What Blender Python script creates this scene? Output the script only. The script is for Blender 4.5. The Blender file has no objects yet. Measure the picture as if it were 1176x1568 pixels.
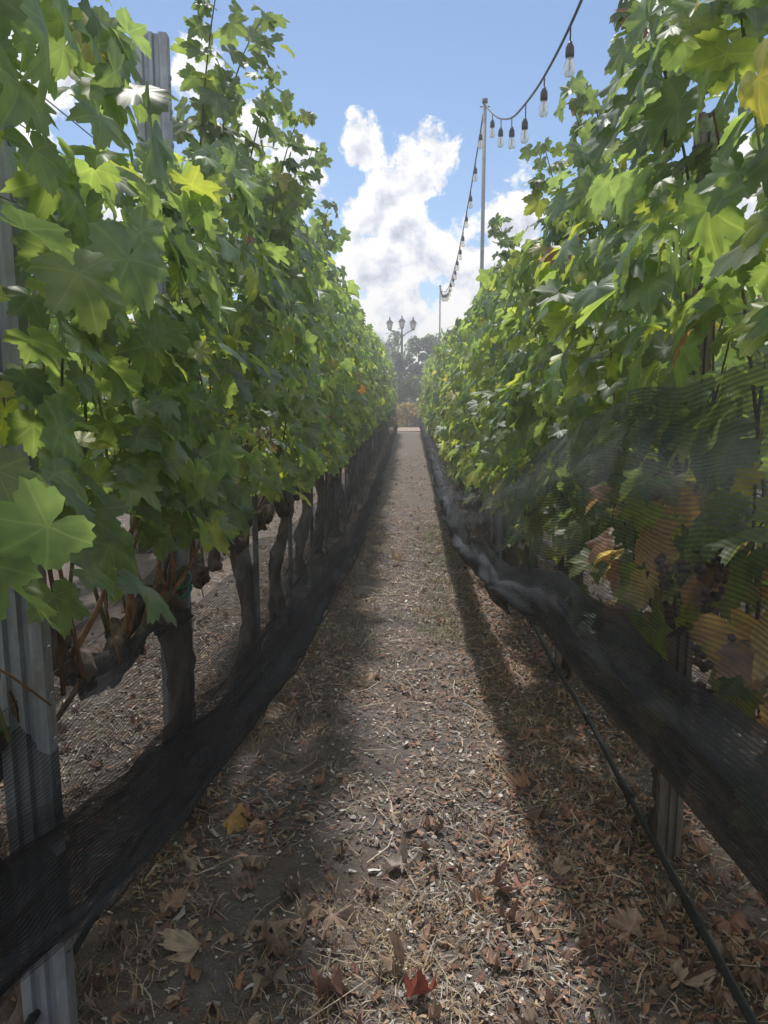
import bpy, math, numpy as np
from mathutils import Vector
rng=np.random.default_rng(7)
scene=bpy.context.scene
R=math.radians
# ---------------------------------------------------------------- helpers
G=rng.random((256,256))*2-1
def vn(x,y,seed=0):
    x=np.asarray(x,float)+seed*17.31+500; y=np.asarray(y,float)+seed*9.77+500
    xi=np.floor(x).astype(int); yi=np.floor(y).astype(int)
    fx=x-xi; fy=y-yi; fx=fx*fx*(3-2*fx); fy=fy*fy*(3-2*fy)
    a=G[xi%256,yi%256]; b=G[(xi+1)%256,yi%256]; c=G[xi%256,(yi+1)%256]; d=G[(xi+1)%256,(yi+1)%256]
    return (a*(1-fx)+b*fx)*(1-fy)+(c*(1-fx)+d*fx)*fy
def gh(x,y):
    x=np.asarray(x,float); y=np.asarray(y,float)
    m=np.clip(1-np.abs(y)/60,0,1)
    return m*(0.026*vn(x*1.3,y*1.3,1)+0.012*vn(x*5,y*5,2)+0.006*vn(x*14,y*14,3)+0.014*vn(x*3,y*0.7,9))
def norm(v): return v/np.maximum(np.linalg.norm(v,axis=-1,keepdims=True),1e-9)

def make_mesh(name,V,F,mat,smooth=True,col=None,uv=None,parent=None):
    V=np.asarray(V,np.float32); F=np.asarray(F,np.int32)
    me=bpy.data.meshes.new(name)
    n=F.shape[1]
    me.vertices.add(len(V)); me.vertices.foreach_set('co',V.ravel())
    me.loops.add(F.size); me.loops.foreach_set('vertex_index',F.ravel())
    me.polygons.add(len(F)); me.polygons.foreach_set('loop_start',np.arange(0,F.size,n,dtype=np.int32))
    me.update(calc_edges=True)
    me.polygons.foreach_set('use_smooth',np.full(len(F),smooth))
    if col is not None:
        a=me.color_attributes.new('col','FLOAT_COLOR','POINT')
        c=np.ones((len(V),4),np.float32); c[:,:3]=col; a.data.foreach_set('color',c.ravel())
    if uv is not None:
        u=me.uv_layers.new(name='UVMap'); u.data.foreach_set('uv',np.asarray(uv,np.float32)[F.ravel()].ravel())
    me.materials.append(mat); me.update()
    ob=bpy.data.objects.new(name,me); scene.collection.objects.link(ob)
    if parent: ob.parent=parent
    return ob
class MB:
    def __init__(s): s.V=[];s.F=[];s.C=[];s.n=0
    def add(s,V,F,c=(1,1,1)):
        V=np.asarray(V,float); F=np.asarray(F,int)
        if F.shape[1]==4: F=np.vstack([F[:,[0,1,2]],F[:,[0,2,3]]])
        s.V.append(V); s.F.append(F+s.n); s.C.append(np.broadcast_to(np.asarray(c,float),(len(V),3))); s.n+=len(V)
    def tube(s,P,r,sides=8,c=(1,1,1),rough=0,seed=0):
        P=np.asarray(P,float); n=len(P); r=np.broadcast_to(np.asarray(r,float),(n,))
        T=norm(np.gradient(P,axis=0)); ref=np.array([0,0,1.0]) if abs(T[:,2]).mean()<.8 else np.array([1.0,0,0])
        A=norm(np.cross(T,ref)); B=np.cross(T,A)
        th=np.linspace(0,2*np.pi,sides,endpoint=False)
        rr=r[:,None]*np.ones(sides)
        if rough:
            L=np.cumsum(np.r_[0,np.linalg.norm(np.diff(P,axis=0),axis=1)])
            rr=rr*(1+rough*vn(np.cos(th)[None]*1.6+L[:,None]*9,np.sin(th)[None]*1.6+L[:,None]*5,seed)+rough*.6*vn(th[None]*2.5,L[:,None]*30,seed+3))
        V=P[:,None]+rr[...,None]*(A[:,None]*np.cos(th)[None,:,None]+B[:,None]*np.sin(th)[None,:,None])
        V=V.reshape(-1,3); i=np.arange(n-1)[:,None]*sides; j=np.arange(sides)[None]; k=(j+1)%sides
        F=np.stack([i+j,i+k,i+sides+k,i+sides+j],-1).reshape(-1,4)
        V=np.vstack([V,P[:1],P[-1:]]); s.add(V,F,c)
        b=s.n-len(V); cap=[]
        for q in range(sides):
            cap.append([b+q,b+n*sides,b+(q+1)%sides]); cap.append([b+(n-1)*sides+q,b+(n-1)*sides+(q+1)%sides,b+n*sides+1])
        s.F.append(np.array(cap))
    def box(s,c,d,col=(1,1,1)):
        x,y,z=c; a,b,e=[q/2 for q in d]
        V=[(x+i*a,y+j*b,z+k*e) for i in(-1,1) for j in(-1,1) for k in(-1,1)]
        s.add(V,[[0,1,3,2],[4,6,7,5],[0,4,5,1],[2,3,7,6],[0,2,6,4],[1,5,7,3]],col)
    def lathe(s,c,prof,sides=12,col=(1,1,1)):
        th=np.linspace(0,2*np.pi,sides,endpoint=False); n=len(prof)
        V=np.array([[(c[0]+r*math.cos(t),c[1]+r*math.sin(t),c[2]+z) for t in th] for r,z in prof]).reshape(-1,3)
        i=np.arange(n-1)[:,None]*sides; j=np.arange(sides)[None]; k=(j+1)%sides
        s.add(V,np.stack([i+j,i+k,i+sides+k,i+sides+j],-1).reshape(-1,4),col)
    def obj(s,name,mat,smooth=True,parent=None):
        return make_mesh(name,np.vstack(s.V),np.vstack(s.F),mat,smooth,np.vstack(s.C),None,parent)

# ---------------------------------------------------------------- node helpers
def new_mat(name):
    m=bpy.data.materials.new(name); m.use_nodes=True; nt=m.node_tree; nt.nodes.clear(); return m,nt
class NT:
    def __init__(s,nt): s.nt=nt
    def n(s,t,**k):
        x=s.nt.nodes.new(t)
        for a,b in k.items(): setattr(x,a,b)
        return x
    def l(s,a,b): s.nt.links.new(a,b)
    def m(s,op,a,b=None,c=None,clamp=False):
        x=s.nt.nodes.new('ShaderNodeMath'); x.operation=op; x.use_clamp=clamp
        for i,v in enumerate((a,b,c)):
            if v is None: continue
            if isinstance(v,(int,float)): x.inputs[i].default_value=v
            else: s.l(v,x.inputs[i])
        return x.outputs[0]
    def mix(s,f,a,b,bt='MIX'):
        x=s.nt.nodes.new('ShaderNodeMix'); x.data_type='RGBA'; x.blend_type=bt
        for i,v in ((0,f),(6,a),(7,b)):
            if isinstance(v,(int,float)): x.inputs[i].default_value=v
            elif isinstance(v,tuple): x.inputs[i].default_value=(*v,1)
            else: s.l(v,x.inputs[i])
        return x.outputs[2]
    def ramp(s,f,stops):
        x=s.nt.nodes.new('ShaderNodeValToRGB'); e=x.color_ramp.elements
        while len(e)<len(stops): e.new(.5)
        for q,(p,c) in zip(e,stops): q.position=p; q.color=(*c,1) if isinstance(c,tuple) else (c,c,c,1)
        s.l(f,x.inputs[0]); return x.outputs[0]
    def noise(s,vec,scale,detail=4,rough=.55,dist=0):
        x=s.nt.nodes.new('ShaderNodeTexNoise'); x.inputs['Scale'].default_value=scale; x.inputs['Detail'].default_value=detail
        x.inputs['Roughness'].default_value=rough; x.inputs['Distortion'].default_value=dist
        if vec is not None: s.l(vec,x.inputs['Vector'])
        return x.outputs[0]
    def bump(s,h,st,d=.01):
        x=s.nt.nodes.new('ShaderNodeBump'); x.inputs['Strength'].default_value=st; x.inputs['Distance'].default_value=d
        s.l(h,x.inputs['Height']); return x.outputs[0]
    def pr(s,col,rough=.8,metal=0,spec=.3,normal=None):
        x=s.nt.nodes.new('ShaderNodeBsdfPrincipled')
        for k,v in (('Base Color',col),('Roughness',rough),('Metallic',metal),('Specular IOR Level',spec)):
            if isinstance(v,(int,float)): x.inputs[k].default_value=v
            elif isinstance(v,tuple): x.inputs[k].default_value=(*v,1)
            else: s.l(v,x.inputs[k])
        if normal: s.l(normal,x.inputs['Normal'])
        return x
    def out(s,sh): 
        o=s.nt.nodes.new('ShaderNodeOutputMaterial'); s.l(sh,o.inputs[0])

def leaf_mat(name,trans=.50,rough=.46,fresh=True,veins=True):
    m,nt=new_mat(name); N=NT(nt)
    col=N.n('ShaderNodeAttribute',attribute_name='col').outputs['Color']
    c1=col
    if veins:
        tc=N.n('ShaderNodeTexCoord'); sp=N.n('ShaderNodeSeparateXYZ'); N.l(tc.outputs['UV'],sp.inputs[0])
        ax=N.m('ABSOLUTE',sp.outputs[0]); y=sp.outputs[1]; d=ax
        for a in (52,108):
            q=N.m('ABSOLUTE',N.m('SUBTRACT',N.m('MULTIPLY',ax,math.cos(R(a))),N.m('MULTIPLY',y,math.sin(R(a)))))
            d=N.m('MINIMUM',d,q)
        vein=N.m('MULTIPLY',N.m('SUBTRACT',1,N.m('DIVIDE',d,.03),clamp=True),.28)
        mot=N.noise(tc.outputs['Object'],26,1)
        c1=N.mix(1.0,col,N.ramp(mot,[(.3,(.76,.79,.80)),(.7,(1.22,1.18,1.1))]),'MULTIPLY')
        c1=N.mix(vein,c1,N.mix(1.0,col,(2.2,1.8,2.2),'MULTIPLY'))
    geo=N.n('ShaderNodeNewGeometry')
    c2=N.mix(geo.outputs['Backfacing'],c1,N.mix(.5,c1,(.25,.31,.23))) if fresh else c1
    p=N.pr(c2,rough,0,.65 if fresh else .2)
    t=N.n('ShaderNodeBsdfTranslucent'); N.l(N.mix(1.0,c1,(3.3,3.1,1.15),'MULTIPLY') if fresh else c1,t.inputs[0])
    mx=N.n('ShaderNodeMixShader'); mx.inputs[0].default_value=trans
    N.l(p.outputs[0],mx.inputs[1]); N.l(t.outputs[0],mx.inputs[2]); N.out(mx.outputs[0]); return m
M_leaf=leaf_mat('vine_leaf'); M_leaf_far=leaf_mat('vine_leaf_plain',veins=False)
M_dry=leaf_mat('dry_leaf',.15,.8,False)
def attr_mat(name,rough=.85,spec=.2,nscale=40,bump=.3,metal=0,var=.35,stretch=None):
    m,nt=new_mat(name); N=NT(nt)
    col=N.n('ShaderNodeAttribute',attribute_name='col').outputs['Color']
    vec=N.n('ShaderNodeTexCoord').outputs['Object']
    if stretch:
        mp=N.n('ShaderNodeMapping'); mp.inputs['Scale'].default_value=stretch; N.l(vec,mp.inputs[0]); vec=mp.outputs[0]
    f=N.noise(vec,nscale,3,.65)
    c=N.mix(1.0,col,N.ramp(f,[(.25,(1-var,)*3),(.75,(1+var,)*3)]),'MULTIPLY')
    N.out(N.pr(c,rough,metal,spec,N.bump(f,bump,.01) if bump else None).outputs[0]); return m
M_bark=attr_mat('bark',.9,.15,34,1.0,0,.7,(1,1,.22))
M_straw=attr_mat('straw',.8,.2,60,0)
M_plastic=attr_mat('black_plastic',.45,.4,60,0)
def steel(name,ca,cb,dirt,da):
    m,nt=new_mat(name); N=NT(nt)
    vec=N.n('ShaderNodeTexCoord').outputs['Object']
    mp=N.n('ShaderNodeMapping'); mp.inputs['Scale'].default_value=(1,1,.12); N.l(vec,mp.inputs[0])
    f=N.noise(mp.outputs[0],45,4,.7); g=N.noise(vec,9,5,.7)
    c=N.ramp(f,[(.3,ca),(.7,cb)]); c=N.mix(N.ramp(g,[(.45,0.0),(.7,da)]),c,dirt)
    N.out(N.pr(c,.5,.35,.5,N.bump(f,.1,.005)).outputs[0]); return m
M_steel=steel('galvanised_steel',(.22,.26,.33),(.42,.46,.53),(.20,.17,.14),.6)
M_steel_old=steel('weathered_steel',(.13,.12,.11),(.26,.24,.22),(.13,.10,.08),.85)

def net_mat(name,lo,hi,col):
    m,nt=new_mat(name); N=NT(nt)
    uv=N.n('ShaderNodeTexCoord').outputs['UV']; sp=N.n('ShaderNodeSeparateXYZ'); N.l(uv,sp.inputs[0])
    n=N.noise(uv,7,2); wob=N.m('MULTIPLY',n,.012)
    s1=N.m('SINE',N.m('MULTIPLY',N.m('ADD',sp.outputs[1],wob),2*math.pi/.0085))
    s=N.m('ADD',N.m('MULTIPLY',s1,.5),.5)
    mr=N.n('ShaderNodeMapRange'); N.l(s,mr.inputs[0]); mr.inputs[3].default_value=lo; mr.inputs[4].default_value=hi
    a=N.m('ADD',mr.outputs[0],N.m('MULTIPLY',N.m('SUBTRACT',n,.5),.4),clamp=True)
    p=N.pr(col,.6,0,.25)
    t=N.n('ShaderNodeBsdfTransparent'); mx=N.n('ShaderNodeMixShader')
    N.l(a,mx.inputs[0]); N.l(t.outputs[0],mx.inputs[1]); N.l(p.outputs[0],mx.inputs[2]); N.out(mx.outputs[0]); return m
M_net=net_mat('bird_netting',.30,.68,(.034,.037,.047))
M_net2=net_mat('bird_netting_folded',.60,.93,(.028,.031,.040))

# ---------------------------------------------------------------- leaf geometry
half=[(0,1.0),(5,.90),(9,.92),(14,.80),(19,.82),(25,.66),(31,.60),(37,.74),(42,.82),(47,.80),(52,.97),(58,.84),(63,.86),(70,.71),(76,.72),(83,.58),(90,.70),(97,.69),(104,.82),(111,.72),(118,.75),(127,.62),(136,.66),(146,.54),(156,.50),(168,.30)]
half1=[(0,1.0),(12,.82),(30,.60),(44,.82),(52,.95),(66,.78),(83,.58),(104,.80),(125,.66),(155,.5)]
half2=[(0,1.0),(30,.62),(52,.92),(82,.6),(106,.78),(150,.5)]
def outline(h):
    p=[(a,r) for a,r in h]+[(180,.06)]+[(-a,r) for a,r in reversed(h[1:])]
    return np.array([(r*math.sin(R(a)),r*math.cos(R(a))) for a,r in p])
def template(h,rings):
    O=outline(h); m=len(O); V=[np.zeros((1,2))]; F=[]
    fr=[.5,1.0] if rings==2 else [1.0]
    for f in fr: V.append(O*f)
    V=np.vstack(V)
    for i in range(m):
        j=(i+1)%m; F.append([0,1+j,1+i])
        if rings==2: F+= [[1+i,1+j,1+m+j],[1+i,1+m+j,1+m+i]]
    return V,np.array(F)
T0=template(half,2); T1=template(half1,2); T2=template(half2,1)
def leaves(name,P,Nn,T,size,col,tpl,mat,parent=None,cup=(.05,.45),wave=.09,fold=(.0,.35)):
    K=len(P); L,F=tpl
    Nn=norm(Nn); T=norm(T-Nn*np.sum(T*Nn,1,keepdims=True)); X=np.cross(T,Nn)
    x=L[:,0][None]*rng.uniform(.85,1.1,(K,1)); y=L[:,1][None]*rng.uniform(.9,1.1,(K,1)); r2=x*x+y*y; th=np.arctan2(L[:,0],L[:,1])[None]
    z=-rng.uniform(*cup,(K,1))*r2+rng.uniform(*fold,(K,1))*np.abs(x)+wave*r2*np.sin(5*th+rng.uniform(0,6.28,(K,1)))+wave*.6*r2*np.sin(9*th+rng.uniform(0,6.28,(K,1)))
    z=z+rng.uniform(-.25,.25,(K,1))*x*np.abs(y)
    V=P[:,None]+size[:,None,None]*(x[...,None]*X[:,None]+y[...,None]*T[:,None]+z[...,None]*Nn[:,None])
    n=len(L); FF=(F[None]+(np.arange(K)*n)[:,None,None]).reshape(-1,3)
    C=np.repeat(col,n,0); UV=np.tile(L,(K,1))
    return make_mesh(name,V.reshape(-1,3),FF,mat,True,C,UV,parent)

PAL=np.array([[.115,.170,.115],[.125,.185,.110],[.135,.200,.112],[.15,.215,.105],[.12,.178,.13]])
def leafcol(K,yel,brn):
    c=PAL[rng.integers(0,len(PAL),K)]*rng.uniform(.75,1.25,(K,1))
    u=rng.random(K)
    ym=u<yel; c[ym]=np.array([.22,.27,.095])*rng.uniform(.75,1.2,(ym.sum(),1))
    y2=u<yel*.11; c[y2]=np.array([.31,.30,.12])*rng.uniform(.8,1.1,(y2.sum(),1))
    b=u>1-brn; c[b]=np.array([[.16,.08,.05],[.22,.13,.08],[.13,.06,.05]])[rng.integers(0,3,b.sum())]
    return c

def vine_row(x0,inner,y0,y1,dens,zb,zt,hw,parent,seed,detail,size=.1,yel=.10,clip=None,name='leaves',brown=None,thin=None,mat=None,lumpf=None):
    K=int((y1-y0)*dens)
    y=rng.uniform(y0,y1,K); h=rng.random(K)
    lump=.20*vn(y*.9,y*0,seed)+.18*vn(y*2.6,y*0,seed+1)
    if lumpf is not None: lump=lump*lumpf(y)
    top=zt(y)+lump; bot=zb(y)+.12*vn(y*1.7,y*0,seed+2)+.14*vn(y*5,y*0,seed+4)
    z=bot+h*(top-bot)
    w=hw(z,y)*(1+.4*vn(y*1.6,z*1.9,seed+5)+.25*vn(y*4,z*4,seed+6))
    s=np.where(rng.random(K)<.6,inner,-inner); o=s*w*(1-.75*rng.random(K)**1.6)
    keep=(vn(y*3.2,z*3.2,seed+8)+.25*np.abs(o)/.3)>-.40
    keep&=rng.random(K)<np.clip((top-z)/.2+.45,0,1)
    if thin is not None: keep&=rng.random(K)<thin(y)
    x=x0+o
    if clip is not None: x=clip(x,y,z)
    y,z,o,s,x=[a[keep] for a in (y,z,o,s,x)]; K=len(y)
    P=np.stack([x,y,z],1)
    out=np.sign(o)*np.clip(np.abs(o)/.3,.3,1)
    Nn=np.stack([out*.9,np.full(K,-.12),np.full(K,.55)],1)+rng.normal(0,.42,(K,3))
    T=np.stack([out*.45,np.zeros(K),np.full(K,-.9)],1)+rng.normal(0,.42,(K,3))
    sz=size*rng.uniform(.5,1.2,K)
    c=leafcol(K,yel,.012)
    inn=(np.abs(o)<.15)&(z<1.9)&(rng.random(K)<.4); c[inn]=np.array([.27,.31,.08])*rng.uniform(.75,1.2,(inn.sum(),1))  # interior leaves tinted yellow-green, putting a backlit glow into their colour
    yz=(np.clip(1.5-z,0,.5)*.5)
    m=rng.random(K)<yz*yel*4; c[m]=np.array([.25,.28,.09])*rng.uniform(.7,1.2,(m.sum(),1))
    if brown is not None:
        bm=brown(x,y,z); c[bm]=np.array([[.36,.24,.21],[.48,.40,.34],[.28,.18,.16],[.18,.20,.11]])[rng.integers(0,4,bm.sum())]
    return leaves(name,P,Nn,T,sz,c,detail,mat or (M_leaf if detail is not T2 else M_leaf_far),parent)

def shoots(x0,ylist,parent,seed,inner,name='shoot_leaves'):
    mb=MB(); Ps=[];Ns=[];Ts=[];S=[]
    for y,zt in ylist:
        r=np.random.default_rng(int(seed*1000+y*100)%99999)
        p=np.array([x0+r.uniform(.05,.25)*inner,y,zt-.55]); d=np.array([inner*r.uniform(.0,.25),r.uniform(-.2,.3),1.3]); pts=[p.copy()]
        for k in range(8):
            d=norm(d+np.array([inner*.03,r.normal(0,.08),-.03])); p=p+d*.085; pts.append(p.copy())
            for q in range(5):
                a=np.array([r.normal(0,1),r.normal(0,1),-.3]); Ps.append(p+a*.06*(1-k*.05)); Ts.append(norm(a)+np.array([0,0,-.6])); Ns.append(np.array([inner*.4,-.45,.5])+r.normal(0,.4,3)); S.append(.09*(1-k*.05)*r.uniform(.7,1.15))
        mb.tube(pts,np.linspace(.005,.002,len(pts)),5,(.12,.13,.05))
    leaves(name,np.array(Ps),np.array(Ns),np.array(Ts),np.array(S),leafcol(len(S),.05,.01)*.8,T0,M_leaf,parent)
    mb.obj(name+'_stems',M_bark,True,parent)

def woody(pos,parent,seed,inner,x0):
    mb=MB(); cn=MB()
    r=np.random.default_rng(seed)
    for bx,y in pos:
        nr_=y<9
        n=22 if nr_ else 8; t=np.linspace(0,1,n)
        P=np.stack([bx+.035*np.sin(t*6+r.uniform(0,6)),y+.045*np.sin(t*5+r.uniform(0,6)),-.03+t*.88],1)
        mb.tube(P,(.048+.008*np.sin(t*13+y))*(1-.2*t)+.02*np.exp(-t*8)+.012*np.exp(-((t-1)/.12)**2),14 if nr_ else 7,(.13,.105,.09),.5,seed+int(y*3))
        for sgn in (-1,1):
            n=18 if nr_ else 7; t=np.linspace(0,1,n)
            Q=np.stack([bx+(x0-bx)*t+.035*np.sin(t*7+r.uniform(0,6)),y+sgn*t*.58,.84+.05*np.sin(t*3.1)+.04*np.sin(t*11+r.uniform(0,6))],1)
            mb.tube(Q,.038-.014*t+.005*np.sin(t*20),12 if nr_ else 6,(.12,.098,.085),.5,seed+int(y*7)+sgn)
    ys=[p[1] for p in pos]; y0,y1=min(ys)-.5,min(max(ys)+.5,16)
    for y in np.arange(y0,y1,.13):
        n=8; t=np.linspace(0,1,n); sx=r.normal(0,.14); sy=r.normal(0,.22); ph=r.uniform(0,6)
        H=r.uniform(.8,1.5)
        P=np.stack([x0+sx*t+.04*np.sin(4*t+ph),y+sy*t+.04*np.sin(5*t+ph),.86+H*t],1)
        c=[(.20,.13,.08),(.15,.16,.08),(.15,.10,.07)][r.integers(0,3)]
        cn.tube(P,np.linspace(.0065,.003,n),5,c)
        if r.random()<.6:
            a=P[2+r.integers(0,3)]; d=np.array([inner*r.uniform(.05,.25),r.uniform(-.3,.3),r.uniform(-.35,.05)])
            tt=np.linspace(0,1,6)[:,None]; cn.tube(a+d*tt+np.array([0,0,.06])*np.sin(tt*3.14),np.linspace(.004,.002,6),4,(.24,.13,.07))
    mb.obj('trunks',M_bark,True,parent); cn.obj('canes',M_bark,True,parent)

def const(v): return lambda y: np.full(np.shape(y),float(v))
def empty(name,loc=(0,0,0)):
    e=bpy.data.objects.new(name,None); e.location=loc; scene.collection.objects.link(e); return e

ip=np.interp
XL,XR=-.89,.93
rowL=empty('grapevine_row')
hwL=lambda z,y: ip(z,[.8,1.2,1.8,2.4,3.0],[.20,.31,.34,.28,.15])
zbL=lambda y: ip(y,[-2,1.5,2.5,4,7,33],[1.28,1.22,1.12,1.02,.92,.85])
ztL=lambda y: ip(y,[-2,1.75,1.9,2.4,2.85,3.3,4.5,8,33],[2.85,2.85,2.22,2.34,2.46,2.6,2.74,2.80,2.84])
thL=lambda y: np.where((y>.7)&(y<1.35),.22,1.0)
vine_row(XL,1,-1.5,6,520,zbL,ztL,hwL,rowL,3,T0,.092,.12,thin=thL,lumpf=lambda y:np.clip((y-2.8)/1.5,.15,1))
vine_row(XL,1,6,14,450,zbL,ztL,hwL,rowL,3,T1,.10,.14,name='leaves_mid')
vine_row(XL,1,14,33,300,zbL,ztL,hwL,rowL,3,T2,.13,.16,name='leaves_far')
shoots(XL,[(1.6,3.0),(3.15,3.02),(3.3,3.0),(3.45,2.92),(3.7,2.85),(4.5,2.95),(6.0,2.98)],rowL,5,1)
woody([(-.98,.45),(-.975,1.68),(-.86,2.70)]+[(-.88,y) for y in np.arange(4.0,33,1.19)],rowL,11,1,-.89)
rowR=empty('grapevine_row')
ztn=lambda y: ip(y,[-2,1.2,2.2,3.3,4.8,7,10,33],[1.72,1.66,1.54,1.31,1.0,.72,.64,.8])
def hwR(z,y): return ip(z,[.7,1.1,1.5,2.0,2.7],[.34,.42,.40,.36,.24])
def clipR(x,y,z):
    lim=np.where((z<ztn(y)+.10)&(y<6),.60,.0); return np.maximum(x,lim)
zbR=lambda y: ip(y,[-2,2,4,6,33],[.90,.90,.88,.78,.7])
ztR=lambda y: ip(y,[-2,2,2.6,3.2,5,8,33],[2.8,2.75,2.58,2.5,2.5,2.62,2.75])
vine_row(XR,-1,-1.5,6,520,zbR,ztR,hwR,rowR,23,T0,.092,.22,clipR,brown=lambda x,y,z:(y>.8)&(y<2.4)&(z<1.42)&(z>.85)&(rng.random(len(y))<.42))
vine_row(XR,-1,6,14,450,zbR,ztR,hwR,rowR,23,T1,.10,.26,clipR,name='leaves_mid')
vine_row(XR,-1,14,33,300,zbR,ztR,hwR,rowR,23,T2,.13,.26,clipR,name='leaves_far')
shoots(XR,[(2.0,2.95),(2.35,2.85),(2.5,2.8),(3.3,2.7),(3.5,2.7),(3.7,2.62),(5.8,2.75)],rowR,8,-1)
woody([(.95,.3),(.95,1.4),(.93,2.64)]+[(.91,y) for y in np.arange(4.2,33,1.25)],rowR,12,-1,.93)
def other_row(x0,inner,seed):
    e=empty('grapevine_row')
    vine_row(x0,inner,-1,33,190,const(1.05),const(2.4),hwL,e,seed,T2,.14,.14)
    woody([(x0,y) for y in np.arange(.5,18,1.2)],e,seed,inner,x0)
    return e
rA=other_row(-2.75,1,41)
rB=other_row(2.8,-1,42)
def copy_row(src,dx):
    e=empty('grapevine_row',(dx,0,0))
    for ch in src.children:
        o=bpy.data.objects.new(ch.name,ch.data); scene.collection.objects.link(o); o.parent=e
copy_row(rA,-1.85); copy_row(rB,1.85)

def clusters(parent,pts):
    mb=MB()
    import bmesh
    bm=bmesh.new(); bmesh.ops.create_icosphere(bm,subdivisions=1,radius=1); bm.verts.ensure_lookup_table()
    V=np.array([v.co[:] for v in bm.verts]); F=np.array([[v.index for v in f.verts] for f in bm.faces]); bm.free()
    for c in pts:
        c=np.array(c)
        for k in range(46):
            h=rng.random(); r=.036*(1-h*.75); a=rng.uniform(0,6.28)
            p=c+np.array([r*math.cos(a),r*math.sin(a),-h*.14])
            mb.add(V*rng.uniform(.008,.012)+p,F,np.array([[.18,.11,.12],[.12,.08,.10],[.24,.14,.13]])[rng.integers(0,3)])
    mb.obj('grape_clusters',attr_mat('grape',.5,.4,80,0),True,parent)
clusters(rowR,[(.62,1.55,1.30),(.63,1.80,1.22),(.64,1.40,1.16),(.66,1.62,1.06)])

mb=MB()
P=np.array([(-.87,2.78,.93),(-.86,2.68,.86),(-.85,2.56,.83),(-.84,2.42,.87),(-.85,2.25,.82),(-.86,2.1,.79),(-.88,2.0,.80),(-.90,1.93,.90),(-.91,1.87,1.05)])
t=np.linspace(0,8,48); PP=np.stack([ip(t,range(9),P[:,i]) for i in range(3)],1); PP+=.010*np.sin(t*5)[:,None]
mb.tube(PP,.030+.009*np.sin(t*3.1)+.006*np.sin(t*7),14,(.12,.10,.09),.6,77)
for a,b in (((-.87,2.25,.84),(-.74,2.05,1.3)),((-.86,2.55,.85),(-.66,2.9,1.25)),((-.88,1.95,.85),(-.92,1.75,.7)),((-.86,2.68,.85),(-.8,2.5,1.4)),((-.86,2.4,.87),(-.78,2.6,1.4)),((-.87,2.15,.82),(-.80,2.35,1.3)),((-.9,1.93,.9),(-.7,2.1,1.35)),((-.86,2.5,.85),(-.72,2.3,1.22))):
    tt=np.linspace(0,1,10)[:,None]; mb.tube(np.array(a)*(1-tt)+np.array(b)*tt+np.array([.02,0,.02])*np.sin(tt*7),np.linspace(.009,.004,10),6,(.26,.16,.10),.1,3)
mb.obj('vine_arm',M_bark,True,rowL)
gt=MB()
for c in ((-.87,2.75,.92),(-.87,2.75,.885),(-.97,1.66,.86)):
    th=np.linspace(0,6.28,16); rr=.066
    gt.tube(np.stack([c[0]+rr*np.cos(th),c[1]+rr*1.0*np.sin(th),c[2]+.015*np.sin(th*2)],1),.006,5,(.02,.17,.12))
gt.obj('green_tie_tape',M_plastic,True,rowL)

# ---------------------------------------------------------------- steel posts
def steel_post(x,y,h,name='steel_trellis_post',s=1.0,rot=0,tilt=0,mat=None):
    mat=mat or M_steel
    prof=np.array([(-.044,.045),(-.055,.045),(-.055,.004),(-.038,0),(-.031,0),(-.026,.013),(-.010,.013),(-.005,0),(.005,0),(.010,.013),(.026,.013),(.031,0),(.038,0),(.055,.004),(.055,.045),(.044,.045)])*s
    zs=np.array([-.3,0,h*.33,h*.66,h]); n=len(prof)
    V=np.array([[(a,b,z) for a,b in prof] for z in zs]).reshape(-1,3)
    i=np.arange(len(zs)-1)[:,None]*n; j=np.arange(n-1)[None]
    F=np.stack([i+j,i+j+1,i+n+j+1,i+n+j],-1).reshape(-1,4)
    o=make_mesh(name,V,F,mat,False); o.location=(x,y,0); o.rotation_euler=(tilt,0,rot)
    md=o.modifiers.new('t','SOLIDIFY'); md.thickness=.004*s; md.offset=0
    hk=MB()
    for z in np.arange(.25,h-.04,.11):
        for sg in (-1,1):
            hk.box((sg*.0575*s,.02,z),(.006,.014,.028)); hk.box((sg*.0615*s,.02,z+.012),(.004,.014,.012))
    hk.obj('wire_hooks',mat,False,o)
    return o
steel_post(-.875,1.64,2.8,tilt=R(.4)); steel_post(-.885,2.80,2.82,rot=R(4))
steel_post(.92,2.52,2.45,s=.75,mat=M_steel_old)
for y in (8.8,14.8,20.8,26.8,32.6): steel_post(XL,y,2.6)
for y in (7.4,13.4,19.4,25.4,32.6): steel_post(XR,y,2.5)
for x in (-2.75,2.8,-4.6,4.65):
    for y in (2,8,14,20,26,32): steel_post(x,y,2.45)
st=MB()
for y in np.arange(4.0,33,1.19): st.box((XL+.08,y,.6),(.026,.026,1.3),(.16,.16,.17))
for y in np.arange(4.2,33,1.25): st.box((XR-.08,y,.6),(.03,.03,1.3),(.14,.12,.10))
st.obj('vine_stakes',M_bark,False)
wr=MB()
for x in (XL,XR,-2.75,2.8):
    for z in (.9,1.35,1.8,2.25):
        for dx in ((-.07,.07) if z>1 else (0,)):
            yy=np.linspace(-1.5,33,60); wr.tube(np.stack([np.full(60,x+dx),yy,z+.01*np.sin(yy*.7)],1),.002,4,(.3,.3,.32))
wr.obj('trellis_wires',attr_mat('wire',.4,.5,30,0,.7),True)

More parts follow.
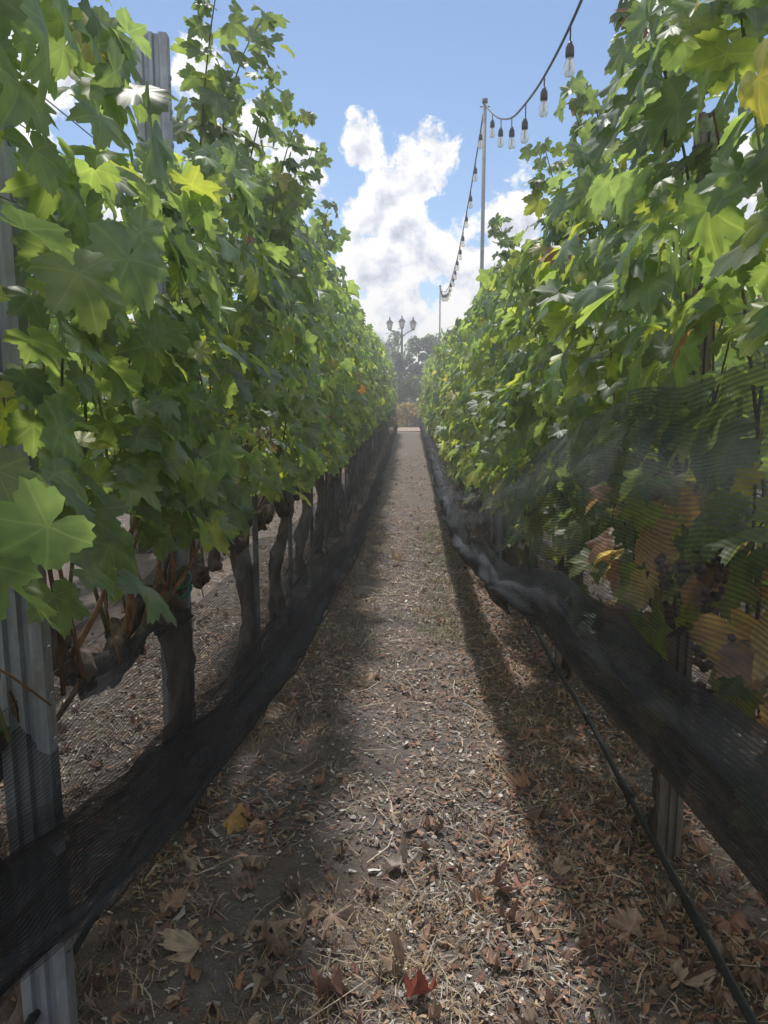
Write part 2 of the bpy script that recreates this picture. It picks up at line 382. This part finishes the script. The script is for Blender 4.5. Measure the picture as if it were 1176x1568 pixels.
# ---------------------------------------------------------------- nets
def sheet(name,ys,xf,zf,nv,mat,parent=None,amp=.012,seed=0,fu=1.5,fv=16):
    Y,Vv=np.meshgrid(ys,np.linspace(0,1,nv),indexing='ij')
    X=xf(Y,Vv); Z=zf(Y,Vv)
    d=amp*(vn(Y*fu,Vv*fv,seed)+.5*vn(Y*fu*2.7,Vv*fv*2,seed+1)+.7*vn(Y*5+Vv*6,Vv*4,seed+2))
    X=X+d; Z=Z+.6*amp*vn(Y*2,Vv*3,seed+5)
    P=np.stack([X,Y,Z],-1); n=len(ys)
    dl=np.linalg.norm(np.diff(P,axis=1),axis=-1); vv=np.concatenate([np.zeros((n,1)),np.cumsum(dl,1)],1)
    i=np.arange(n-1)[:,None]*nv; j=np.arange(nv-1)[None]
    F=np.stack([i+j,i+j+1,i+nv+j+1,i+nv+j],-1).reshape(-1,4)
    return make_mesh(name,P.reshape(-1,3),F,mat,True,None,np.stack([Y,vv],-1).reshape(-1,2),parent)
ysn=np.concatenate([np.arange(-1.2,9,.05),np.arange(9,33,.25)])
nr=empty('bird_net')
zb_=lambda y: ip(y,[-2,1.6,2.4,3,3.8,5,8,33],[.66,.66,.69,.67,.60,.42,.36,.36])
xt_=lambda y: ip(y,[-2,1,3,5,8,33],[.54,.53,.50,.47,.46,.5])
xm_=lambda y: ip(y,[-2,1,2,3,5,8,14,33],[.45,.43,.37,.32,.29,.30,.36,.42])
xb_=lambda y: ip(y,[-2,1.6,2.4,3,3.8,5,8,33],[.92,.80,.72,.65,.57,.52,.50,.5])
def bez(a,m,b,v): return (1-v)**2*a+2*v*(1-v)*m+v*v*b
def scal(y): return ztn(y)+.02*vn(y*2.2,y*0,55)+.012*vn(y*7,y*0,56)
sheet('net_outer',ysn,lambda y,v:bez(xt_(y),xm_(y)-.10,xb_(y),v),lambda y,v:scal(y)+(zb_(y)-scal(y))*v-.05*np.sin(v*3.14),44,M_net,nr,.024,60,1.1,9)
sheet('net_fold',ysn,lambda y,v:bez(xm_(y)+.11,xm_(y)-.07,xb_(y)+.03,v),lambda y,v:(zb_(y)+ .42*(scal(y)-zb_(y))+.07*vn(y*.9,y*0,71))*(1-v)+zb_(y)*v-.02,30,M_net2,nr,.028,70,1.4,7)
sheet('net_roll',ysn[ysn>3.0],lambda y,v:xm_(y)+.08+.05*np.sin(v*9.4)*np.clip((y-3.0)/2,0,1),lambda y,v:zb_(y)+.08+.2*v*np.clip((y-2.8)/3,.15,1)+.03*np.cos(v*9.4),26,M_net2,nr,.024,80,1.8,9)
mb=MB(); yy=ysn[::2]; mb.tube(np.stack([xb_(yy)+.01*vn(yy*3,yy*0,3),yy,zb_(yy)-.01+.008*vn(yy*3,yy*0,6)],1),.006,6,(.03,.03,.035)); mb.obj('net_hem',M_plastic,True,nr)

nl=empty('bird_net')
ztl=lambda y: ip(y,[-2,1.4,2.0,2.8,4.3,7,11,16,33],[.90,.88,.84,.82,.84,.88,1.0,1.12,1.18])
zml=lambda y: ip(y,[-2,1.2,1.4,1.95,2.8,4,7,33],[.86,.82,.78,.66,.54,.46,.38,.44])
zbl=lambda y: ip(y,[-2,1.0,1.37,2.27,3.97,7,11,33],[.56,.52,.46,.30,.15,.10,.16,.25])-.03*np.abs(np.sin(y*2.6))
xll=lambda y: ip(y,[-2,1.37,2.27,3.97,7,11,33],[-.80,-.79,-.73,-.62,-.50,-.45,-.48])
sheet('net_outer',ysn,lambda y,v:xll(y)-.10+.11*v**.7+.04*np.sin(v*3.1),lambda y,v:(ztl(y)+.05*vn(y*1.3,y*0,91))*(1-v)+zbl(y)*v,36,M_net,nl,.030,90,1.2,10)
for k in range(2):
    sheet('net_fold_%d'%k,ysn,(lambda k:lambda y,v:xll(y)+.02*k-.02+.04*np.sin(v*6+k+y*.8))(k),(lambda k:lambda y,v:(zml(y)-.09*k+.06*vn(y*1.1,y*0,k+7))*(1-v)+(zbl(y)+.02*k+.03*vn(y*1.4,y*0,k+17))*v)(k),24,(M_net,M_net2)[k],nl,.030,95+k*7,1.3,6)
sheet('net_back',ysn,lambda y,v:-1.12-.12*v+0*y,lambda y,v:(.86+.05*vn(y*.8,y*0,5))*(1-v)+.50*v,20,M_net,nl,.02,140,1.2,8)
mb=MB(); mb.tube(np.stack([xll(yy)+.01,yy,zbl(yy)-.01+.01*vn(yy*3,yy*0,6)],1),.006,6,(.03,.03,.035)); mb.obj('net_hem',M_plastic,True,nl)

def hose(x,seed,z0):
    mb=MB(); y=np.arange(-1,33,.12)
    X=x+.03*vn(y*.5,y*0,seed)+.01*vn(y*1.5,y*0,seed+1); Z=z0+.03*vn(y*.6,y*0,seed+2)
    P=np.stack([X,y,np.maximum(Z,gh(X,y)+.012)],1); mb.tube(P,.0125,8,(.03,.03,.033))
    for q in np.arange(1.2,20,.75):
        i=np.argmin(abs(y-q)); mb.tube(P[i:i+2],.017,8,(.02,.02,.022)); mb.tube([P[i],P[i]+[-.012,0,-.03]],.005,6,(.02,.02,.02))
    mb.obj('drip_irrigation_hose',M_plastic)
hose(-.90,201,.10); hose(.82,205,.10)

# ---------------------------------------------------------------- ground
def axis(fine0,fine1,st,far): 
    a=list(np.arange(fine0,fine1,st)); b=[fine1]; q=st
    while b[-1]<far: q*=1.35; b.append(b[-1]+q)
    c=[fine0]; q=st
    while c[-1]>-far: q*=1.35; c.append(c[-1]-q)
    return np.array(c[:0:-1]+a+b)
gx=axis(-2.2,2.2,.03,900); gy=axis(.6,9,.035,900)
X,Y=np.meshgrid(gx,gy,indexing='ij'); P=np.stack([X,Y,gh(X,Y)],-1); nx,ny=X.shape
i=np.arange(nx-1)[:,None]*ny; j=np.arange(ny-1)[None]
Fg=np.stack([i+j,i+ny+j,i+ny+j+1,i+j+1],-1).reshape(-1,4)
m,nt=new_mat('dirt'); N=NT(nt)
vec=N.n('ShaderNodeTexCoord').outputs['Object']
a=N.noise(vec,1.6,4,.6); b=N.noise(vec,14,5,.7); f=N.noise(vec,70,4,.75)
c=N.ramp(b,[(.3,(.13,.112,.104)),(.52,(.20,.174,.160)),(.75,(.285,.25,.232))])
c=N.mix(N.ramp(a,[(.45,0.0),(.65,.6)]),c,N.ramp(f,[(.3,(.17,.122,.09)),(.7,(.33,.25,.19))]))
vo=N.n('ShaderNodeTexVoronoi'); vo.inputs['Scale'].default_value=85; N.l(vec,vo.inputs['Vector'])
c=N.mix(N.ramp(vo.outputs['Distance'],[(.12,.55),(.3,0.0)]),c,N.mix(.5,vo.outputs['Color'],(.38,.33,.30),'MULTIPLY'))
h=N.m('ADD',N.m('MULTIPLY',b,.6),f)
N.out(N.pr(c,.95,0,.1,N.bump(h,1.0,.02)).outputs[0])
make_mesh('ground',P.reshape(-1,3),Fg,m,True)
m2,nt=new_mat('road_dirt'); N=NT(nt); f=N.noise(N.n('ShaderNodeTexCoord').outputs['Object'],3,6,.7)
N.out(N.pr(N.ramp(f,[(.3,(.30,.22,.17)),(.7,(.42,.33,.26))]),.95,0,.1).outputs[0])
make_mesh('dirt_road',[(-80,34.2,.03),(80,34.2,.03),(80,38,.03),(-80,38,.03)],[[0,1,2,3]],m2,False)

def scatter_y(K,y0,y1,p): u=rng.random(K); return y0+(y1-y0)*u**p
def strips(name,K,y0,y1,p,xr,ln,wd,cols,lift=.006,tilt=.12,edge=False,thr=-.25,bd=.12):
    y=scatter_y(K,y0,y1,p); x=rng.uniform(-xr,xr,K)
    if edge: x=np.where(rng.random(K)<.65,1,-1)*np.abs(rng.normal(.80,.33,K))
    kp=(vn(x*2.2,y*2.2,31)+.5*vn(x*7,y*7,32)+rng.uniform(-.9,.9,K))>thr; x=x[kp];y=y[kp];K=len(x)
    a=rng.uniform(0,np.pi*2,K); L=rng.uniform(*ln,K)*rng.uniform(.6,1.2,K); W=rng.uniform(*wd,K)
    tz=rng.normal(0,tilt,K); d=np.stack([np.cos(a),np.sin(a),tz],1); s=np.stack([-np.sin(a),np.cos(a),rng.normal(0,.3,K)],1)
    c=np.stack([x,y,gh(x,y)+lift*rng.random(K)+.002+np.abs(tz)*L*.5],1)
    bend=rng.normal(0,bd,K)[:,None]*L[:,None]*s*[1,1,0]+np.array([0,0,1])*(rng.uniform(0,.08,K)*L)[:,None]
    A=c-d*L[:,None]/2; B=c+d*L[:,None]/2; M_=c+bend; w=s*W[:,None]/2
    V=np.stack([A-w,A+w,M_-w,M_+w,B-w*.5,B+w*.5],1).reshape(-1,3); o=(np.arange(K)*6)[:,None,None]
    F=(np.array([[0,1,3,2],[2,3,5,4]])[None]+o).reshape(-1,4)
    C=np.array(cols)[rng.integers(0,len(cols),K)]*rng.uniform(.6,1.25,(K,1))
    make_mesh(name,V,F,M_straw,False,np.repeat(C,6,0))
straws=[(.42,.34,.26),(.50,.42,.33),(.30,.24,.19),(.23,.19,.165),(.42,.385,.35),(.16,.13,.11)]
strips('straw_litter',42000,1.1,7,1.5,1.9,(.02,.08),(.0015,.0042),straws,thr=0.0)
strips('straw_litter',1100,1.1,7,1.4,1.5,(.10,.24),(.003,.005),straws[:3],.015,.06,False,-.6,.16)
strips('straw_litter',10000,6,20,1.6,1.7,(.04,.12),(.004,.009),straws)
chips=[(.38,.35,.33),(.50,.47,.44),(.26,.22,.20),(.15,.125,.11),(.28,.21,.17),(.64,.61,.58)]
strips('wood_chips',32000,1.1,8,1.5,1.9,(.008,.03),(.004,.012),chips,.008,.25)
strips('wood_chips',8000,1.1,24,1.2,4.5,(.02,.06),(.01,.02),chips,.008,.2)
crumb=[(.34,.20,.13),(.38,.23,.15),(.25,.14,.10),(.27,.14,.11),(.42,.30,.21)]
strips('leaf_crumbs',26000,1.1,11,1.5,1.9,(.012,.04),(.006,.018),crumb,.014,.4,True,-.1)
strips('leaf_crumbs',9000,1.1,11,1.5,1.3,(.010,.032),(.005,.014),crumb,.014,.4,False,0)

K=7500
y=scatter_y(K,1.2,18,1.9); x=rng.uniform(-2.2,2.2,K)
wgt=np.where(y<2.8,.34,.07)+.42*np.exp(-((np.abs(x)-.9)/.32)**2)+.40*(np.abs(x)>1.3)
kp=rng.random(K)<wgt; x=x[kp];y=y[kp];K=len(x)
sz=rng.uniform(.010,.036,K)*np.where((y<2.8)&(rng.random(K)<.22),1.7,1)
spec=[(-.67,2.7,.085,(.46,.30,.12)),(-.60,2.74,.07,(.36,.21,.12)),(-.42,2.12,.08,(.34,.26,.21)),(-.38,2.04,.07,(.29,.20,.16)),(-.23,2.16,.075,(.35,.26,.22)),(-.27,2.2,.06,(.29,.20,.15)),(-.02,2.43,.07,(.36,.31,.28)),(.045,1.82,.06,(.24,.075,.06)),(-.21,1.85,.07,(.21,.12,.10)),(.67,2.11,.06,(.48,.35,.28)),(.77,2.1,.06,(.42,.27,.18)),(.74,1.9,.055,(.50,.41,.32)),(-.6,3.87,.07,(.46,.33,.26)),(-.2,4.2,.065,(.50,.36,.27)),(-.42,4.6,.06,(.42,.30,.22)),(.48,2.95,.05,(.44,.27,.18)),(-.51,1.8,.065,(.38,.24,.16)),(-.75,2.2,.06,(.40,.28,.21)),(.6,3.5,.05,(.36,.21,.15)),(.98,2.15,.065,(.35,.20,.16)),(-.1,7.2,.08,(.46,.33,.22)),(.25,5.3,.05,(.36,.23,.17)),(-.6,2.0,.06,(.46,.37,.28)),(.62,2.75,.05,(.33,.18,.14))]
dc=np.array([(.34,.25,.20),(.27,.18,.145),(.43,.34,.27),(.36,.24,.17),(.24,.18,.155),(.28,.17,.145),(.47,.39,.32)])
col=dc[rng.integers(0,len(dc),K)]*rng.uniform(.6,1.2,(K,1))
x=np.r_[x,[s[0] for s in spec]]; y=np.r_[y,[s[1] for s in spec]]; sz=np.r_[sz,[s[2] for s in spec]]; col=np.vstack([col,[s[3] for s in spec]]); K=len(x)
Nn=np.stack([np.zeros(K),np.zeros(K),np.where(rng.random(K)<.5,1,-1)],1)+rng.normal(0,.4,(K,3))
a=rng.uniform(0,6.28,K); T=np.stack([np.cos(a),np.sin(a),rng.normal(0,.2,K)],1)
P=np.stack([x,y,gh(x,y)+.008+sz*.32],1)
leaves('fallen_leaves',P,Nn,T,sz,col,T0,M_dry,None,(-1.4,1.5),.6,(-1.7,1.9))

def tufts(name,pts,cols,hgt,nb,spread):
    Vs=[];Cs=[]
    for (cx,cy) in pts:
        k=nb; px=cx+rng.normal(0,spread,k); py=cy+rng.normal(0,spread,k); b=np.stack([px,py,gh(px,py)-.003],1)
        a=rng.uniform(0,6.28,k); H=rng.uniform(.4,1,k)*hgt; ln=rng.uniform(.2,1.0,k)
        d=np.stack([np.cos(a)*ln,np.sin(a)*ln,np.ones(k)],1)*H[:,None]; s=np.stack([-np.sin(a),np.cos(a),np.zeros(k)],1)*rng.uniform(.001,.002,k)[:,None]
        mid=b+d*.55; tip=b+d+np.stack([np.cos(a),np.sin(a),-np.full(k,.9)],1)*(H*.25)[:,None]
        Vs.append(np.stack([b-s,b+s,mid-s,mid+s,tip-s*.2,tip+s*.2],1).reshape(-1,3)); Cs.append(np.repeat(np.array(cols)[rng.integers(0,len(cols),k)]*rng.uniform(.7,1.2,(k,1)),6,0))
    V=np.vstack(Vs); K=len(V)//6; F=(np.array([[0,1,3,2],[2,3,5,4]])[None]+(np.arange(K)*6)[:,None,None]).reshape(-1,4)
    make_mesh(name,V,F,M_straw,False,np.vstack(Cs))
pts=[(.0+rng.normal(0,.25),1.9+rng.uniform(-.3,.4)) for _ in range(60)]+[(.62+rng.normal(0,.2),rng.uniform(1.8,4.5)) for _ in range(130)]+[(-.45+rng.normal(0,.12),rng.uniform(3,9)) for _ in range(80)]+[(-.8+rng.normal(0,.12),rng.uniform(1.7,6)) for _ in range(60)]+[(rng.uniform(-2.2,2.2),rng.uniform(2,14)) for _ in range(90)]
tufts('dry_grass',pts,[(.46,.35,.23),(.40,.30,.18),(.52,.42,.30),(.32,.22,.14)],.05,28,.055)
pts=[(.28+rng.normal(0,.12),rng.uniform(4.8,9.5)) for _ in range(150)]+[(-.38+rng.normal(0,.09),rng.uniform(4.5,12)) for _ in range(90)]+[(.1+rng.normal(0,.4),rng.uniform(3.5,20)) for _ in range(60)]
tufts('weeds',pts,[(.20,.23,.12),(.27,.26,.15),(.36,.32,.21),(.16,.18,.10)],.06,30,.055)

# ---------------------------------------------------------------- string lights
M_dark=attr_mat('dark_metal',.5,.4,40,0)
def pole(x,y,h):
    mb=MB(); mb.tube([(x,y,-.2),(x,y,h*.5),(x,y,h)],.024,10,(.22,.24,.27)); mb.tube([(x,y,h-.02),(x,y,h+.03)],.034,10,(.1,.1,.11))
    mb.tube([(x-.06,y,h-.06),(x+.06,y,h-.06)],.008,6,(.1,.1,.1)); mb.tube([(x,y,1.0),(x,y,1.06)],.032,10,(.12,.12,.12))
    mb.obj('string_light_pole',M_dark)
pole(.91,10,5.12); pole(1.02,26,5.12); pole(.91,-.9,5.12)
m,nt=new_mat('bulb_glass'); N=NT(nt)
g=N.n('ShaderNodeBsdfGlossy'); g.inputs['Roughness'].default_value=.05; t=N.n('ShaderNodeBsdfTransparent'); t.inputs[0].default_value=(.93,.90,.82,1)
lw=N.n('ShaderNodeLayerWeight'); lw.inputs[0].default_value=.35; mx=N.n('ShaderNodeMixShader'); N.l(N.m('ADD',lw.outputs['Facing'],.08,clamp=True),mx.inputs[0]); N.l(t.outputs[0],mx.inputs[1]); N.l(g.outputs[0],mx.inputs[2]); N.out(mx.outputs[0]); M_glass=m
def string_lights(xa,xb,ya,yb,sag):
    e=empty('string_lights'); ht=5.1; ym=(ya+yb)/2; hl=(yb-ya)/2
    z=lambda y: ht-sag+sag*((y-ym)/hl)**2
    X=lambda y: xa+(xb-xa)*(y-ya)/(yb-ya)
    mb=MB(); gl=MB(); fl=MB()
    yy=np.linspace(ya,yb,80); mb.tube(np.stack([X(yy),yy,z(yy)+.012*vn(yy*1.2,yy*0,4)],1),.009,6,(.015,.015,.018))
    for y in np.arange(ya+.5,yb-.2,.86):
        c=np.array([X(y),y,float(z(y))]); dr=.05+.06*rng.random()
        mb.tube([c,c+[0,0,-dr]],.005,6,(.015,.015,.018))
        c=c+[rng.normal(0,.004),0,-dr]
        mb.lathe(c,[(.001,0),(.012,0),(.016,-.015),(.024,-.03),(.026,-.07),(.023,-.085),(.001,-.086)],12,(.018,.018,.022))
        gl.lathe(c,[(.019,-.08),(.022,-.10),(.032,-.125),(.036,-.15),(.032,-.172),(.018,-.187),(.001,-.19)],14)
        fl.tube([c+[0,0,-.085],c+[0,0,-.125],c+[.004,0,-.15]],[.006,.005,.003],5,(.6,.45,.2))
        a=[c+np.array([.010*math.sin(q*2.2),.010*math.cos(q*2.2),-.11-.006*q]) for q in range(9)]; fl.tube(a,.0015,4,(.7,.5,.2))
    mb.obj('cable_and_sockets',M_plastic,True,e); gl.obj('bulbs',M_glass,True,e); fl.obj('filaments',M_straw,True,e)
string_lights(.91,.91,-.9,10,1.42); string_lights(.91,1.02,10,26,.9)

def street_lamp(x,y,h=5.9):
    mb=MB(); gm=MB(); K=(.02,.02,.022)
    mb.lathe((x,y,0),[(.22,0),(.22,.1),(.15,.2),(.13,.6),(.08,.7),(.06,h-1.3),(.09,h-1.2),(.05,h-1.1),(.04,h-.7)],10,K)
    for dx,dz in ((-.68,-.02),(0,.06),(.62,-.02)):
        if dx:
            t=np.linspace(0,1,10); mb.tube(np.stack([x+dx*t,np.full(10,y),h-1.15+.12*np.sin(t*3.1)+.38*t**2+dz],1),.03,6,K)
        c=(x+dx,y,h-.75+dz)
        mb.lathe(c,[(.01,-.08),(.09,-.04),(.10,0),(.11,.02)],6,K); gm.lathe(c,[(.10,.02),(.16,.33)],6,(.55,.5,.4))
        for q in range(6):
            a=q*math.pi/3; mb.tube([(c[0]+.10*math.cos(a),c[1]+.10*math.sin(a),c[2]+.02),(c[0]+.165*math.cos(a),c[1]+.165*math.sin(a),c[2]+.33)],.012,4,K)
        mb.lathe(c,[(.21,.33),(.20,.36),(.12,.46),(.05,.52),(.03,.56),(.05,.6),(.02,.66),(.0,.72)],6,K)
    o=mb.obj('street_lamp',M_dark,False); gm.obj('lantern_glass',M_straw,False,o)
street_lamp(-.38,44,6.0)
def tree(x,y,h,w,base,name='tree',n=1500,ls=.16,trunk=True,acc=None):
    mb=MB(); r=rng; e=empty(name,(x,y,0))
    if trunk:
        mb.tube([(0,0,-.1),(.05,0,h*.25),(0,.05,h*.55),(.05,0,h*.8)],[.13*h/5,.1*h/5,.06*h/5,.02],8,(.09,.07,.055),.2,3)
        for k in range(7):
            a=r.uniform(0,6.28); z0=h*r.uniform(.25,.6); mb.tube([(0,0,z0),(math.cos(a)*w*.35,math.sin(a)*w*.35,z0+h*.14),(math.cos(a)*w*.7,math.sin(a)*w*.7,z0+h*.25)],[.05,.035,.015],6,(.09,.07,.055))
        mb.obj('trunk',M_bark,True,e)
    cl=26; cc=np.stack([r.normal(0,.42,cl)*w,r.normal(0,.42,cl)*w,h*r.uniform(.22 if trunk else .1,.92,cl)],1); rad=r.uniform(.3,.65,cl)*w
    k=r.integers(0,cl,n); d=norm(r.normal(0,1,(n,3))); P=cc[k]+d*rad[k][:,None]*(r.random(n)**.5)[:,None]+r.normal(0,.06*w,(n,3)); P[:,2]=np.clip(P[:,2],.05,h*1.04)
    c=np.array(base)*r.uniform(.6,1.4,(n,1))*(r.uniform(.7,1.3,cl)[k])[:,None]
    if acc is not None:
        q=r.random(n)<.3; c[q]=np.array(acc)
    leaves('crown',P,d+r.normal(0,.4,(n,3))+[0,0,.4],r.normal(0,1,(n,3))+[0,0,-.5],ls*r.uniform(.6,1.3,n),c,T2,M_leaf_far,e)
G1=(.085,.125,.105)
tree(-.5,42,4.3,.6,G1,n=1500,ls=.12); tree(.5,42.5,4.9,.75,G1,n=2000,ls=.12); tree(1.4,43,5.1,.85,G1,n=2200,ls=.12); tree(-1.9,44,5.2,1.1,G1,n=2000); tree(2.9,47,5.0,1.2,G1); tree(-.9,52,4.6,1.0,G1,n=1200)
for q in range(-8,9):
    if abs(q)>0: tree(q*5.5+rng.uniform(-1,1),56+rng.uniform(-4,8),rng.uniform(5,8),2.3,G1,n=900,ls=.3)
tree(-.1,39.3,1.2,.6,(.16,.17,.07),'bush',700,.10,False,(.34,.22,.09)); tree(.8,39.6,1.2,.6,(.16,.17,.07),'bush',700,.10,False,(.32,.20,.09))
tree(.3,41,2.8,.9,(.09,.13,.08),'bush',1700,.12,False); tree(1.5,41,2.6,.9,(.09,.13,.08),'bush',1300,.12,False); tree(-1.2,41,2.6,.8,(.09,.13,.08),'bush',1300,.12,False)

m,nt=new_mat('veil_haze'); N=NT(nt); vs=N.n('ShaderNodeVolumeScatter'); vs.inputs['Density'].default_value=.008; vs.inputs['Anisotropy'].default_value=.4; vs.inputs['Color'].default_value=(1,1,1,1)  # air haze volume added to mimic lens veiling; also softens the far rows
o=N.n('ShaderNodeOutputMaterial'); N.l(vs.outputs[0],o.inputs['Volume'])
mb=MB(); mb.box((0,30,3.2),(60,80,7.4)); mb.obj('veil_haze',m,False)

# ---------------------------------------------------------------- sky & light
S=Vector((-.22,.975,0)).normalized(); el=R(61)
S=Vector((S.x*math.cos(el),S.y*math.cos(el),math.sin(el)))
w=bpy.data.worlds.new('World'); scene.world=w; w.use_nodes=True; nt=w.node_tree; nt.nodes.clear(); N=NT(nt)
sky=N.n('ShaderNodeTexSky',sky_type='NISHITA'); sky.sun_disc=False; sky.sun_elevation=el; sky.sun_rotation=math.atan2(S.x,S.y)%(2*math.pi)
sky.air_density=1.0; sky.dust_density=.2; sky.ozone_density=4.0
bg=N.n('ShaderNodeBackground'); N.l(sky.outputs[0],bg.inputs[0]); bg.inputs[1].default_value=.13
d=N.n('ShaderNodeTexCoord').outputs['Generated']
blobs=[(-1.1,12.6,4.8),(.8,15.0,3.2),(-3,9.2,4.4),(1.4,9.4,5.2),(-1,5.5,7),(7.6,11.2,4.3),(6.2,8,4.8),(3.5,9,4),(-3.7,16.6,2.3),(-8.3,15.2,3.0),(-11,17.5,2.6),(-14.4,20.5,2.4),(16,24.5,3.2),(-25,20,4),(22,10,8),(-22,9,7),(12,5,5),(40,14,9),(-45,16,10),(85,35,32),(-95,30,32),(130,25,34),(180,20,40),(-140,30,40),(180,60,44),(100,60,30),(-100,62,30)]  # wide blobs at the sides and behind camera: unseen clouds added as fill light
mask=None
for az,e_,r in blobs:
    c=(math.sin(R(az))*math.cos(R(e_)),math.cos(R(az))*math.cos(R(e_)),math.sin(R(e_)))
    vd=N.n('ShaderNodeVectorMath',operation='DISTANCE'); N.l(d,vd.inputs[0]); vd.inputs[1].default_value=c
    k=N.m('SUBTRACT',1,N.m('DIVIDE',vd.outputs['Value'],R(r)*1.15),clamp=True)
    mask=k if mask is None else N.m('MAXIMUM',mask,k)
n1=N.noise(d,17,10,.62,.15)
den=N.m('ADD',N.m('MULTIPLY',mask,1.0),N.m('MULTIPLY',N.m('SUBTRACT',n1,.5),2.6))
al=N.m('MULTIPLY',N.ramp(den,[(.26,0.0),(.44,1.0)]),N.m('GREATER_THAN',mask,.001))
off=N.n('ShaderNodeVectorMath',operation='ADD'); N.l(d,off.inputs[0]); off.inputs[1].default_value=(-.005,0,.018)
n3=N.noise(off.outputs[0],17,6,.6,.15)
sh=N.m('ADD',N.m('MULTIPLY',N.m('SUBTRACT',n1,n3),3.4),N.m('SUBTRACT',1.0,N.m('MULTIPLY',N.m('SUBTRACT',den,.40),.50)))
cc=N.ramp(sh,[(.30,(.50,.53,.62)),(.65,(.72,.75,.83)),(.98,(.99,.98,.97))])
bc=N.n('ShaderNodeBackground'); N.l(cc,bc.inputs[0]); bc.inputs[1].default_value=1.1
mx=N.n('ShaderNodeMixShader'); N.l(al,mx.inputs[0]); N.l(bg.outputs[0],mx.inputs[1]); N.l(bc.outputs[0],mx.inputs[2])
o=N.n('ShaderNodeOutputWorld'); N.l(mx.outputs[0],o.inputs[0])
sl=bpy.data.lights.new('sun','SUN'); sl.energy=3.9; sl.angle=R(4); sl.color=(1,.95,.88)
so=bpy.data.objects.new('sun',sl); scene.collection.objects.link(so); so.rotation_euler=(-S).to_track_quat('-Z','Y').to_euler()

cd=bpy.data.cameras.new('camera'); cam=bpy.data.objects.new('camera',cd); scene.collection.objects.link(cam)
cam.location=(0,0,1.6); cam.rotation_euler=(R(90-8.64),0,R(1.8)); cd.sensor_fit='VERTICAL'; cd.sensor_height=24; cd.lens=24*1178/1568; cd.clip_start=.02; cd.clip_end=3000
scene.camera=cam
scene.view_settings.view_transform='Standard'; scene.view_settings.look='None'; scene.view_settings.exposure=0
